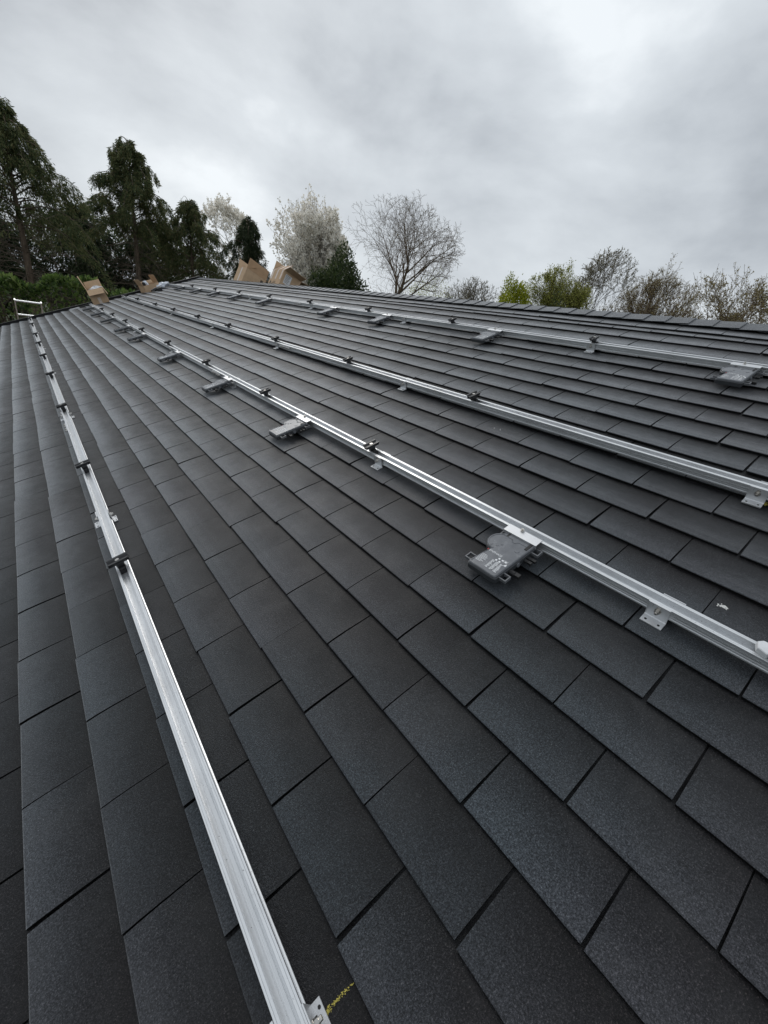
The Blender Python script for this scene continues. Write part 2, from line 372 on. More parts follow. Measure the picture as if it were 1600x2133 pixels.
tabs = []
rows = [(k, k * E_, E_) for k in range(-9, 20)] + [(20, 20 * E_, 0.082), (21, 20 * E_ + 0.082, 0.122)]
for k, v, ln in rows:
    off = (0.125 if k % 2 else 0.0) + max(0, k - 5) * 0.0085 + (random.uniform(-1, 1) * 0.008 if k not in range(-5, 6) else 0)
    n0 = int((U0 - off) / W_); n1 = int((U1 - 0.03 - off) / W_) + 1
    slot = {n: random.choice((0.0017, 0.0021, 0.0026, 0.0034, 0.0046)) for n in range(n0 - 1, n1 + 2)}
    for n in range(n0, n1):
        ua, ub = off + n * W_, off + (n + 1) * W_
        if ub > U1 - 0.02: ub = U1 - 0.02
        if ub - ua < 0.03: continue
        tabs.append(dict(k=k, v=v, ln=ln, ua=ua, ub=ub, sa=slot[n], sb=slot[n + 1]))
for t in tabs:
    uc = (t['ua'] + t['ub']) / 2; x, y, z = project(rp(t['v'] + E_ / 2, uc, 0.01))
    vis = z > 0.05 and -120 < x < 1720 and 0 < y < 2260
    t['score'] = 1.0 / max(z, 0.2) ** 2 if vis else 0
order = sorted(range(len(tabs)), key=lambda i: -tabs[i]['score'])
near = set(order[:296])
shared = {}
bV, bF, bU = [], [], []
for i, t in enumerate(tabs):
    uc = (t['ua'] + t['ub']) / 2; hw = (t['ub'] - t['ua']) / 2
    dv = wav(uc, t['k']) + random.uniform(-0.0008, 0.0008)
    lift = random.choice((0, 0, 0.0006, 0.0012, 0.002)); skew = random.choice((0, 0, 0.0006, -0.0006, 0.001))
    key = (t['sa'], t['sb'], lift, skew, round(hw, 3), round(t['ln'], 3))
    if i in near:
        if key not in shared:
            V, F, UV = tab_geo(hw - t['sa'], hw - t['sb'], hw - t['sa'] * 0.55, hw - t['sb'] * 0.55, lift, skew, t['ln'])
            me = bpy.data.meshes.new('shingle'); me.from_pydata(V, [], [tuple(dict.fromkeys(f)) for f in F])
            l = me.uv_layers.new(name='UVMap')
            for lp in me.loops: l.data[lp.index].uv = UV[lp.vertex_index]
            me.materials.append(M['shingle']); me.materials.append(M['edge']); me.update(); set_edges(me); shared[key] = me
        link('shingle', shared[key], roof, (t['v'] + dv, uc, random.uniform(0, 0.0006)), (0, 0, random.uniform(-1, 1) * 0.005))
    else:
        V, F, UV = tab_geo(hw - t['sa'], hw - t['sb'], hw - t['sa'] * 0.55, hw - t['sb'] * 0.55, lift, skew, t['ln'])
        o = len(bV); du = wav(uc - hw, t['k']), wav(uc, t['k']), wav(uc + hw, t['k'])
        bV.extend([(x + t['v'] + dv, y + uc, z) for x, y, z in V]); bU.extend(UV)
        bF.extend([tuple(j + o for j in dict.fromkeys(f)) for f in F])
me = bpy.data.meshes.new('distant_shingles'); me.from_pydata(bV, [], bF)
l = me.uv_layers.new(name='UVMap'); vi = np.empty(len(me.loops), np.int32); me.loops.foreach_get('vertex_index', vi)
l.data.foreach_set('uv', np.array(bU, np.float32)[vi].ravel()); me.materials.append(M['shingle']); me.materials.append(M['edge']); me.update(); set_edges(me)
link('distant_shingles', me, roof, kind='stuff')

# ridge caps: folded over the ridge, each lapping the next
capm = []
for var in range(3):
    c = MB(); le = 0.118 + var * 0.002; L2 = 0.185
    prof = [(-le, 0.000), (-0.04, 0.003), (-0.008, 0.004), (0.0, 0.002)]
    # build explicitly on both slopes
    c = MB()
    def sec(y, h):
        o = []
        for x, q in prof: o.append(Vector((x, y, h + q)))
        back = Matrix.Translation(Vector((VR, 0, 0))).inverted() @ BACK
        for x, q in prof[::-1]: o.append(back @ Vector((-x, y, h + q)))
        return o
    A = sec(0.0, 0.0245); B = sec(L2, 0.0155); A2 = sec(0.0, 0.0190); n = len(A)
    c.add(A + B + A2, [(j, j + 1, n + j + 1, n + j) for j in range(n - 1)] + [(2 * n + j, 2 * n + j + 1, j + 1, j) for j in range(n - 1)] + [(2 * n, 0, n), (n - 1, 3 * n - 1, 2 * n - 1)])
    capm.append(c.mesh('ridge_cap', M['cap']))
y = U0
while y < U1 - 0.17:
    link('ridge_cap', random.choice(capm), roof, (VR + random.uniform(-.002, .002), y, random.uniform(0, 0.001)), (0, 0, random.uniform(-0.01, 0.01)))
    y += 0.14 + random.uniform(-0.003, 0.003)

# verge trims along the gables
for nm, ya, yb in (('verge_trim', U1 - 0.02, U1 + 0.035), ('verge_trim', U0 - 0.035, U0 - 0.001)):
    g = MB(); prof = [(VE - 0.03, -0.13), (VR, -0.13), (VR, 0.052), (VE - 0.03, 0.052)]
    g.box(VE - 0.03, VR, ya, yb, -0.13, 0.048); g.box(VE - 0.03, VR, ya - 0.008, yb + 0.004, 0.048, 0.056)
    g.box(0.001, VR - VE + 0.03, ya, yb, -0.13, 0.046, mat=BACK); g.box(0.001, VR - VE + 0.03, ya - 0.008, yb + 0.004, 0.046, 0.055, mat=BACK)
    link(nm, g.mesh(nm, M['trim']), house, Vector((0, 0, 0)) - HO, roofR)

# chalk marks and bird droppings on the shingles
def speckle(name, pts, n, spread, size, mat, hz):
    g = MB(); r = random.Random(name)
    pts = [Vector((*p, 0.0)[:3]) for p in pts]; tot = len(pts) - 1
    for _ in range(n):
        s = r.random() * tot; i = min(int(s), tot - 1); p = pts[i].lerp(pts[i + 1], s - i)
        x, yy = p.x + r.gauss(0, spread), p.y + r.gauss(0, spread); a = r.random() * 6.28; q = size * r.uniform(0.4, 1.2)
        poly = [(x + q * math.cos(a + t) * r.uniform(.6, 1.1), yy + q * math.sin(a + t) * r.uniform(.6, 1.1)) for t in (0, 1.2, 2.5, 3.8, 5.0)]
        z = hz + p.z + r.uniform(0, 0.0006); g.prism(poly, z, z + 0.0005)
    link(name, g.mesh(name, mat), roof)
speckle('chalk_mark', [(-0.205, 0.0709, 0.0100), (-0.19, 0.0735, 0.0088), (-0.172, 0.0732, 0.0077), (-0.154, 0.0715, 0.0066)], 140, 0.0011, 0.0009, M['chalk'], 0.0)
speckle('chalk_mark', [(-0.203, 0.0715, 0.0098), (-0.196, 0.077, 0.0092)], 45, 0.0011, 0.0009, M['chalk'], 0.0)
speckle('chalk_mark', [(1.462, 0.066), (1.480, 0.058)], 60, 0.003, 0.0016, M['chalk'], 0.0135)
speckle('bird_dropping', [(0.963, -0.016, .0015), (0.966, -0.010, .0012), (0.960, 0.000, .0015)], 26, 0.003, 0.003, M['white_mark'], 0.0100)
speckle('scuff', [(1.352, 1.05), (1.385, 1.08)], 40, 0.001, 0.0014, M['white_mark'], 0.0135)
speckle('scuff', [(1.360, 1.02), (1.390, 1.05)], 40, 0.001, 0.0012, M['white_mark'], 0.0135)
speckle('bird_dropping', [(0.42, 8.1), (0.43, 8.12)], 8, 0.006, 0.006, M['white_mark'], 0.0135)

# ------------------------------------------------------------------ mounting rails
RAIL = [-0.239, 0.838, 1.488, 2.505]
RNAME = ['leftmost mounting rail', 'second mounting rail from the left', 'third mounting rail from the left', 'mounting rail nearest the ridge']
RLAB = ['leftmost bare aluminium mounting rail running up the left side of the roof, seen from above',
        'second aluminium mounting rail from the left, carrying microinverters and a bracket at lower right',
        'third aluminium mounting rail from the left, with clamps but no microinverters',
        'aluminium mounting rail nearest the ridge, carrying the upper row of microinverters']
HALF = [(20, 29), (20, 33), (17.5, 34), (17.5, 39.5), (16.2, 40.3), (17.5, 41.2), (17.5, 46.5), (14.6, 47.5), (14.6, 53.5), (20, 54.5), (20, 61.6), (19.6, 62), (16.6, 62), (16.2, 61.3), (15.8, 62), (11.6, 62), (11.2, 61.4), (11.2, 57.5), (12.6, 57), (12.6, 46.2), (5.2, 46.2), (4.7, 45.7), (3.9, 45.7), (3.4, 46.2)]
PROF = HALF + [(-a, b) for a, b in HALF[::-1]]
PROF = [(a / 1000, b / 1000) for a, b in PROF]
FEET = [[0.082, 1.87, 3.64, 5.40, 7.15, 8.95, 10.7], [0.084, 1.254, 3.0, 4.72, 6.52, 8.3, 10.1], [0.089, 1.844, 3.6, 5.33, 7.15, 9.0, 10.6], [1.253, 3.03, 4.73, 6.56, 8.3, 10.1]]
SPL = [3.32, 3.36, 3.42, 5.05]
def l_foot(sgn):
    g = MB(); poly = [(0, 0.0118), (0.0305, 0.0118), (0.0305, 0.0158), (0.0062, 0.0158), (0.0042, 0.0178), (0.0042, 0.0632), (0.0, 0.0632)]
    poly = [(-0.0205 - a if sgn < 0 else 0.0205 + a * 0.55, b) for a, b in poly]
    if sgn > 0: poly = poly[::-1]
    g.prism(poly, -0.0255, 0.0255, axis='y'); return g
def disc(x, yy, z, r, h=0.0006, n=10): 
    return [(x + r * math.cos(2 * math.pi * k / n), yy + r * math.sin(2 * math.pi * k / n)) for k in range(n)]
foot_me = {s: l_foot(s).mesh('roof_bracket', M['alu_cast']) for s in (-1, 1)}
def foot_holes(s):
    g = MB()
    for yy in (-0.0155, 0.0155): g.prism(disc(s * (0.0205 + (0.0205 if s < 0 else 0.0115)), yy, 0, 0.0032 if s < 0 else 0.0026), 0.0158, 0.0162)
    return g.mesh('screw_hole', M['rubber'])
hole_me = {s: foot_holes(s) for s in (-1, 1)}
def foot_bolt(s):
    g = MB(); x = s * (0.0247 if s < 0 else 0.0228)
    g.tube([(x - s * 0.001, 0, 0.043), (x + s * 0.0012, 0, 0.043)], [0.0085, 0.0085], 14, cap=True)
    g.tube([(x + s * 0.0012, 0, 0.043), (x + s * 0.0075, 0, 0.043)], [0.0068, 0.0066], 6, cap=True)
    g.tube([(x + s * 0.0075, 0, 0.043), (x + s * 0.0125, 0, 0.043)], [0.0038, 0.0036], 8, cap=True)
    g.box(min(x, x + s * .0007), max(x, x + s * .0007), -0.0045, 0.0045, 0.047, 0.057, mi=0)
    return g.mesh('bolt', M['steel'], False)
bolt_me = {s: foot_bolt(s) for s in (-1, 1)}
def splice():
    g = MB(); g.box(-0.0245, -0.0203, -0.085, 0.085, 0.034, 0.0535); return g.mesh('splice_plate', M['alu_cast'])
def splice_bolt():
    g = MB(); g.tube([(-0.0245, 0, 0.044), (-0.031, 0, 0.044)], [0.0068, 0.0066], 6, cap=True); g.tube([(-0.031, 0, 0.044), (-0.040, 0, 0.044)], [0.0038, 0.0036], 7, cap=True); return g.mesh('bolt', M['steel'])
spl_me, splb_me = splice(), splice_bolt()
ENDU = [11.30, 11.05, 11.10, 11.15]
for i, rv in enumerate(RAIL):
    r = thing('mounting_rail', RLAB[i], 'rail', rp(rv, 0), roofR, 'aluminium mounting rails on the roof')
    s0 = -0.6 if i != 3 else -0.6
    g = MB(); g.prism(PROF, s0, SPL[i] - 0.0008, axis='y'); link('rail_length', g.mesh('rail_length', M['alu']), r)
    g = MB(); g.prism(PROF, SPL[i] + 0.0008, ENDU[i], axis='y'); link('rail_length', g.mesh('rail_length', M['alu']), r)
    for u in FEET[i]:
        for s in (-1, 1):
            du = 0.0 if s < 0 else -0.014
            b = link('roof_bracket', foot_me[s], r, (0, u + du, 0)); link('bolt', bolt_me[s], b); link('screw_hole', hole_me[s], b)
    p = link('splice_plate', spl_me, r, (0, SPL[i], 0))
    for yy in (-0.07, -0.03, 0.03, 0.07): link('bolt', splb_me, p, (0, yy, 0))

# ------------------------------------------------------------------ clamps
ORD = ['nearest the camera', 'second from the camera', 'third from the camera', 'fourth from the camera', 'fifth from the camera', 'sixth from the camera', 'seventh from the camera', 'eighth from the camera', 'ninth from the camera', 'tenth from the camera']
def clamp_parts():
    g = MB(); hl = 0.034
    prof = [(-0.019, 0.096), (-0.0125, 0.096), (-0.0085, 0.089), (0.0085, 0.089), (0.0125, 0.096), (0.019, 0.096), (0.019, 0.0925), (0.0145, 0.0915), (0.0105, 0.0835), (0.0105, 0.079), (-0.0105, 0.079), (-0.0105, 0.0835), (-0.0145, 0.0915), (-0.019, 0.0925)]
    g.prism(prof, -hl, hl, axis='x'); bar = g.mesh('clamp_bar', M['black_metal'])
    g = MB(); g.box(-0.013, 0.013, -0.0085, 0.0085, 0.0625, 0.079); g.box(-0.006, 0.006, -0.010, -0.0086, 0.066, 0.076); st = g.mesh('clamp_stem', M['black_metal'])
    g = MB(); g.tube([(0, 0, 0.089), (0, 0, 0.0945)], [0.0068, 0.0068], 14, cap=True); g.tube([(0, 0, 0.0945), (0, 0, 0.0948)], [0.0035, 0.0035], 6, cap=True); bo = g.mesh('bolt', M['steel'])
    g = MB(); g.box(-0.0108, 0.0108, -0.028, 0.009, 0.0466, 0.0605); g.tube([(-0.008, -0.018, 0.062), (0.008, -0.018, 0.062)], [0.0065, 0.0065], 8, cap=True); nu = g.mesh('slide_nut', M['rubber'])
    return bar, st, bo, nu
cb, cs, cbo, cn = clamp_parts()
CL = [[1.40, 2.43, 3.73, 5.03, 6.18, 7.25, 8.25, 9.70, 10.75], [1.32, 2.463, 3.63, 4.86, 6.10, 7.17, 8.25, 9.35], [1.30, 2.463, 3.64, 4.82, 5.90, 7.05, 8.15, 9.55, 10.7], [1.25, 2.44, 3.59, 4.77, 5.90, 7.0, 8.1, 9.43]]
for i, us in enumerate(CL):
    for j, u in enumerate(us):
        t = thing('panel_clamp', 'black panel clamp on the %s, %s' % (RNAME[i], ORD[j]), 'clamp', rp(RAIL[i], u), roofR, 'black panel clamps on the rails')
        link('clamp_bar', cb, t, rot=(0, 0, random.uniform(-.06, .06))); link('clamp_stem', cs, t); link('bolt', cbo, t); link('slide_nut', cn, t)
# end clamp at the near end of the second rail
t = thing('end_clamp', 'pale chamfered end clamp on the second rail at the right edge', 'clamp', rp(RAIL[1], -0.118), roofR)
g = MB(); g.prism([(-0.016, -0.006), (-0.010, 0.012), (0.008, 0.018), (0.018, 0.010), (0.018, -0.012), (-0.004, -0.014)], 0.0625, 0.078, cham=0.002); link('clamp_block', g.mesh('clamp_block', M['paper']), t)
g = MB(); g.box(-0.012, 0.012, -0.052, -0.0145, 0.0625, 0.086); link('clamp_foot', g.mesh('clamp_foot', M['black_metal']), t)

# ------------------------------------------------------------------ microinverters
def rounded(pts, r, n=3):
    out = []; k = len(pts)
    for i in range(k):
        p0, p, p2 = Vector(pts[i - 1]), Vector(pts[i]), Vector(pts[(i + 1) % k])
        a = (p0 - p); b = (p2 - p); ra = min(r, a.length * .45, b.length * .45); a.normalize(); b.normalize()
        s, e = p + a * ra, p + b * ra
        for q in range(n + 1):
            t = q / n; out.append(tuple(s.lerp(p, t).lerp(p.lerp(e, t), t)))
    return out
def inv_outline(off=0.0):
    x0, x1, y0, y1 = -0.226 + off, -0.034 - off, -0.054 + off, 0.054 - off
    p = [(x0, y0), (x1, y0 - 0.006), (x1, y1 - 0.004)]
    for k in range(0, 9):
        t = math.radians(20 + 160 * k / 8); p.append((-0.094 + (0.042 - off) * math.cos(t), 0.036 + (0.042 - off) * math.sin(t)))
    p.append((x0, y1))
    return rounded(p, 0.010 - off * .5)
def inv_parts():
    P = {}
    g = MB(); g.prism(inv_outline(), 0.033, 0.052, cham=0.002); P['case'] = g.mesh('case', M['inv_case'])
    g = MB(); g.prism(inv_outline(0.0035), 0.052, 0.0575, cham=0.0015); P['lid'] = g.mesh('lid', M['inv_lid'])
    g = MB()   # raised rim, bosses and ribs on the lid
    ol = inv_outline(0.0055); il = inv_outline(0.0085); n = len(ol)
    vs = [(a, b, 0.0574) for a, b in ol] + [(a, b, 0.0590) for a, b in ol] + [(a, b, 0.0590) for a, b in il] + [(a, b, 0.0574) for a, b in il]
    g.add(vs, [(r * n + i, r * n + (i + 1) % n, (r + 1) * n + (i + 1) % n, (r + 1) * n + i) for r in range(3) for i in range(n)])
    for x, y, r in ((-0.118, 0.050, 0.006), (-0.112, 0.030, 0.005), (-0.100, 0.022, 0.004), (-0.095, -0.030, 0.008), (-0.128, 0.036, 0.004)): g.tube([(x, y, 0.0575), (x, y, 0.0588)], [r, r * .92], 12, cap=True)
    g.tube([(-0.062, 0.044, 0.0577), (-0.062, 0.012, 0.0577), (-0.072, 0.004, 0.0577), (-0.072, -0.004, 0.0577), (-0.062, -0.012, 0.0577), (-0.062, -0.038, 0.0577)], [0.0014] * 6, 4)
    P['lid_ribs'] = g.mesh('lid_ribs', M['inv_lid'])
    g = MB(); g.box(-0.062, -0.034, 0.030, 0.037, 0.0576, 0.0582); g.box(-0.075, -0.036, -0.050, -0.041, 0.0576, 0.0604); P['latch'] = g.mesh('latch', M['rubber'])
    def ear(x, y, a, w=0.026, d=0.024):
        g = MB(); mt = Matrix.Translation((x, y, 0)) @ Matrix.Rotation(a, 4, 'Z'); t = 0.0035
        for bx in ((0, d, -w / 2, -w / 2 + t), (0, d, w / 2 - t, w / 2), (d - t, d, -w / 2 + t, w / 2 - t)): g.box(*bx, 0.040, 0.050, mat=mt)
        return g.mesh('mounting_ear', M['inv_ear'])
    P['ears'] = [ear(-0.196, 0.052, math.radians(90)), ear(-0.196, -0.054, math.radians(-90)), ear(-0.050, 0.049, math.radians(90), 0.022, 0.016), ear(-0.052, -0.058, math.radians(-90))]
    cons = []
    for x, r, l in ((-0.160, 0.0085, 0.034), (-0.095, 0.006, 0.026), (-0.080, 0.006, 0.030)):
        g = MB(); g.tube([(x, -0.05, 0.038), (x, -0.057 - l * .5, 0.038)], [r, r], 10, cap=True); g.box(x - r * 0.75, x + r * .75, -0.057 - l, -0.057 - l * .5 + 0.0005, 0.038 - r * .7, 0.038 + r * .7)
        cons.append(g.mesh('connector', M['rubber']))
    P['cons'] = cons
    g = MB(); g.tube([(-0.124, -0.0545, 0.040), (-0.124, -0.060, 0.040)], [0.008, 0.008], 14, cap=True); P['port'] = g.mesh('port_ring', M['inv_lid'])
    g = MB(); g.box(-0.046, -0.0122, -0.060, 0.060, 0.0626, 0.0642); g.box(-0.046, -0.0440, -0.060, 0.060, 0.050, 0.0625); P['plate'] = g.mesh('mounting_plate', M['alu_cast'])
    g = MB(); g.tube([(-0.0165, 0.010, 0.0650), (-0.0165, 0.010, 0.0700)], [0.0065, 0.0063], 6, cap=True); g.tube([(-0.0165, 0.010, 0.0700), (-0.0165, 0.010, 0.0745)], [0.0036, 0.0035], 8, cap=True); P['bolt'] = g.mesh('bolt', M['steel'])
    # printed panel: lines read from the lower right side of the inverter
    g = MB(); rr = random.Random(3); z = 0.0578
    def strip(x, y, l, h): g.box(x - h, x, y - l, y, z, z + 0.0002)
    for k in range(9):
        for seg in range(3):
            strip(-0.170 - k * 0.0043, 0.000 - seg * 0.0145, 0.0125 * rr.uniform(.5, 1), 0.0020)
    for k in range(8): strip(-0.168 - k * 0.0045, 0.042, rr.uniform(0.012, 0.030), 0.0014)
    for x, y in ((-0.152, -0.010), (-0.152, -0.022), (-0.152, -0.033), (-0.162, -0.006), (-0.162, -0.018)): g.box(x - 0.006, x, y - 0.006, y, z, z + 0.0002)
    g.prism([(-0.160, -0.044), (-0.170, -0.038), (-0.170, -0.049)], z, z + 0.0002)
    P['print'] = g.mesh('label_print', M['print_white'])
    def txt(body, size, x, y, mat):
        cu = bpy.data.curves.new('lettering', 'FONT'); cu.body = body; cu.size = size; cu.extrude = 0.0001
        ob = bpy.data.objects.new('lettering', cu); COL.objects.link(ob)
        bpy.context.view_layer.update(); dg = bpy.context.evaluated_depsgraph_get()
        me = bpy.data.meshes.new_from_object(ob.evaluated_get(dg)); bpy.data.objects.remove(ob); bpy.data.curves.remove(cu)
        me.transform(Matrix.Translation((x, y, z + 0.0002)) @ Matrix.Rotation(math.radians(-90), 4, 'Z')); me.materials.clear(); me.materials.append(mat); return me
    P['text'] = [txt('ENPHASE', 0.0115, -0.1475, 0.034, M['print_white']), txt('CE', 0.0120, -0.158, -0.028, M['print_white'])]
    g = MB(); g.tube([(-0.1435, 0.039, z), (-0.1435, 0.039, z + 0.0003)], [0.003, 0.003], 14, cap=True); P['logo'] = g.mesh('logo', M['print_red'])
    return P
IP = inv_parts()
INV = {1: [0.487, 1.915, 3.07, 4.40, 5.88, 6.80, 8.05, 9.15, 10.30], 3: [0.468, 1.985, 3.26, 4.20, 5.86, 6.94, 7.9, 8.88, 9.95]}
for i, us in INV.items():
    for j, u in enumerate(us):
        t = thing('microinverter', 'grey microinverter hanging off the %s, %s' % (RNAME[i], ORD[j]), 'microinverter', rp(RAIL[i], u), roofR @ Matrix.Rotation(0, 3, 'Z').to_euler() if False else roofR, 'microinverters hung on the rails')
        c = link('case', IP['case'], t); ld = link('lid', IP['lid'], t); link('lid_ribs', IP['lid_ribs'], ld); link('latch', IP['latch'], ld)
        if u < 7:
            for k, e in enumerate(IP['ears']): link('mounting_ear', e, t)
            for e in IP['cons']: link('connector', e, t)
            link('port_ring', IP['port'], t)
        link('mounting_plate', IP['plate'], t); link('bolt', IP['bolt'], t)
        if u < 4.5:
            link('label_print', IP['print'], ld); link('logo', IP['logo'], ld)
            for e in IP['text']: link('lettering', e, ld)

# ------------------------------------------------------------------ cartons
def panel(mat, w, l, th=0.004):
    """flat panel hinged on local y axis through origin: spans y 0..w, x 0..l"""
    g = MB(); g.box(0, l, 0, w, -th / 2, th / 2); return g
def carton(label, loc, rot, w, d, h, flaps, extra=None, fill=True):
    """w along y, d along x, h along z, open top; flaps: (side, length, angle from upright in degrees, positive = outwards)"""
    t = thing('cardboard_box', label, 'box', loc, rot, 'cardboard boxes left on the roof'); th = 0.005
    g = MB(); g.box(0, d, 0, w, 0, th); link('base', g.mesh('base', M['card']), t)
    for a in ((0, th, 0, w), (d - th, d, 0, w), (th + .0005, d - th - .0005, 0, th), (th + .0005, d - th - .0005, w - th, w)):
        g = MB(); g.box(a[0], a[1], a[2], a[3], th + .0003, h); link('side_panel', g.mesh('side_panel', M['card']), t)
    for side, ln, ang in flaps:
        a = math.radians(ang)
        base = {'x0': (Vector((th / 2, 0, h)), 0), 'x1': (Vector((d - th / 2, w, h)), math.pi), 'y0': (Vector((d, th / 2, h)), math.pi / 2), 'y1': (Vector((0, w - th / 2, h)), -math.pi / 2)}[side]
        wid = w if side[0] == 'x' else d
        mt = Matrix.Translation(base[0]) @ Matrix.Rotation(base[1], 4, 'Z') @ Matrix.Rotation(-math.pi / 2 - a, 4, 'Y')
        g = MB(); g.box(0.001, ln, 0.003, wid - 0.003, -0.0022, 0.0022, mat=mt); link('flap', g.mesh('flap', M['card_in'] if ang < 0 else M['card']), t)
    return t
def crumple(n, c, r, mat, name, parent, seed=1, flat=0.6):
    rr = np.random.default_rng(seed); nu, nv = 14, 10; V = []; F = []
    ph = rr.random(6) * 6
    for i in range(nv + 1):
        for j in range(nu):
            a = 2 * math.pi * j / nu; b = math.pi * i / nv - math.pi / 2
            k = 1 + 0.22 * math.sin(3 * a + ph[0] + 2 * b) + 0.18 * math.sin(5 * a - 3 * b + ph[1]) + rr.uniform(-.1, .1)
            V.append((c[0] + r[0] * k * math.cos(b) * math.cos(a), c[1] + r[1] * k * math.cos(b) * math.sin(a), c[2] + r[2] * k * math.sin(b)))
    for i in range(nv):
        for j in range(nu): F.append((i * nu + j, i * nu + (j + 1) % nu, (i + 1) * nu + (j + 1) % nu, (i + 1) * nu + j))
    g = MB(); g.add(V, F); return link(name, g.mesh(name, mat), parent)

def rot_roof(rz): return (ROOF @ Matrix.Rotation(rz, 4, 'Z')).to_euler()
a = carton('open cardboard box with tall raised flap at the far verge, above the second rail', rp(0.90, 11.10, 0.012), rot_roof(math.radians(-8)), 0.26, 0.30, 0.27,
           [('x0', 0.26, 8), ('y0', 0.15, 128), ('y1', 0.14, 18), ('x1', 0.15, 165)])
pk = crumple(1, (0.16, 0.14, 0.25), (0.12, 0.09, 0.05), M['paper'], 'paper_packing', a, 3)
b = carton('low open cardboard box with white wrapping at the far verge, above the third rail', rp(1.95, 11.02, 0.012), rot_roof(math.radians(12)), 0.26, 0.34, 0.13,
           [('x0', 0.14, 20), ('x1', 0.16, -12), ('y1', 0.08, 40)])
crumple(1, (0.10, 0.10, 0.14), (0.06, 0.05, 0.06), M['bag'], 'plastic_wrap', b, 5)
crumple(1, (0.045, 0.06, 0.15), (0.03, 0.04, 0.04), M['rubber'], 'black_padding', b, 6)
bag = crumple(1, (0, 0, 0), (0.15, 0.10, 0.05), M['bag'], 'plastic_bag', None, 8)
bag.location = rp(2.33, 11.12, 0.07); bag.rotation_euler = roofR; bag['label'] = 'crumpled white plastic bag lying beside the low cardboard box'; bag['category'] = 'bag'
tl = thing('cordless_drill', 'black power tool lying on shingles in front of the low cardboard box', 'tool', rp(2.13, 10.86, 0.012), rot_roof(math.radians(-12)))
g = MB(); g.tube([(-0.10, 0, 0.035), (-0.04, 0, 0.035), (-0.038, 0, 0.035), (0.09, 0, 0.038), (0.11, 0, 0.038)], [0.014, 0.02, 0.032, 0.034, 0.02], 12, cap=True); link('motor_body', g.mesh('motor_body', M['black_metal']), tl)
g = MB(); g.tube([(0.06, 0.0, 0.035), (0.075, -0.10, 0.03)], [0.02, 0.022], 10, cap=True); link('grip', g.mesh('grip', M['rubber']), tl)
g = MB(); g.box(0.03, 0.12, -0.15, -0.10, 0.005, 0.06); link('battery', g.mesh('battery', M['black_metal']), tl)
BROT = lambda rz: (Matrix.Rotation(PITCH, 4, 'Y') @ Matrix.Rotation(rz, 4, 'Z')).to_euler()
def bp(s, u, h=0.0): return ridge_w + Matrix.Rotation(PITCH, 3, 'Y') @ Vector((s, u, h))
c = carton('large brown cardboard box with raised front flap just behind the ridge', bp(0.03, 8.93, 0.012), BROT(0.03), 0.42, 0.44, 0.30,
           [('y0', 0.20, -10), ('x0', 0.20, -60), ('x1', 0.20, 68), ('y1', 0.2, 30)])
d = carton('cardboard box with pale tape strips and white label behind the ridge', bp(0.03, 7.28, 0.012), BROT(-0.02), 0.46, 0.34, 0.28,
           [('x0', 0.17, -38), ('y0', 0.17, 75), ('y1', 0.17, 10), ('x1', 0.16, 80)])
for yy in (0.03, 0.21, 0.39):
    g = MB(); g.box(-0.0014, -0.0004, yy, yy + 0.045, 0.12, 0.279)
    mt = Matrix.Translation((0.0025, 0, 0.28)) @ Matrix.Rotation(-math.pi / 2 + math.radians(38), 4, 'Y')
    g.box(0.001, 0.168, yy, yy + 0.045, 0.0026, 0.0034, mat=mt); link('tape_strip', g.mesh('tape_strip', M['tape']), d)
g = MB(); g.box(0.05, 0.17, -0.0016, -0.0004, 0.09, 0.24); lb = link('paper_label', g.mesh('paper_label', M['paper']), d)
g = MB()
for k in range(6): g.box(0.06, 0.06 + 0.1 * (0.9 - 0.1 * (k % 3)), -0.0024, -0.0017, 0.22 - k * 0.022, 0.227 - k * 0.022)
link('label_print', g.mesh('label_print', M['ink']), lb)
g = MB(); g.prism([(0.38 + 0.03 * math.cos(t * .5236), 0.06 + 0.03 * math.sin(t * .5236)) for t in range(12)], -0.0012, -0.0004, axis='x')
for k in range(3): g.box(-0.0012, -0.0004, 0.18, 0.31 - 0.02 * k, 0.04 + k * 0.016, 0.047 + k * 0.016)
link('printed_mark', g.mesh('printed_mark', M['ink']), d)

g = MB(); g.box(0.10, 0.26, -0.0012, -0.0004, 0.06, 0.075); g.box(0.10, 0.20, -0.0012, -0.0004, 0.085, 0.097); g.box(0.33, 0.39, -0.0012, -0.0004, 0.20, 0.26); link('printed_mark', g.mesh('printed_mark', M['ink']), c)
g = MB(); g.box(-0.0012, -0.0004, 0.18, 0.235, 0.0, 0.2995); link('tape_strip', g.mesh('tape_strip', M['tape']), c)
g = MB(); g.box(0.12, 0.175, -0.0012, -0.0004, 0.0, 0.11); link('tape_strip', g.mesh('tape_strip', M['tape']), a)
# short offcut of rail lying by the verge
t = thing('rail_offcut', 'short strip of metal rail lying by the verge, left of the open box', 'rail', rp(0.62, 11.22, 0.012), rot_roof(math.radians(-90 + 6)))
g = MB(); g.box(-0.012, 0.012, -0.16, 0.02, 0, 0.022); link('strip', g.mesh('strip', M['alu_cast']), t)
g = MB(); g.box(-0.013, 0.013, 0.0201, 0.30, 0, 0.024); link('sleeve', g.mesh('sleeve', M['black_metal']), t)

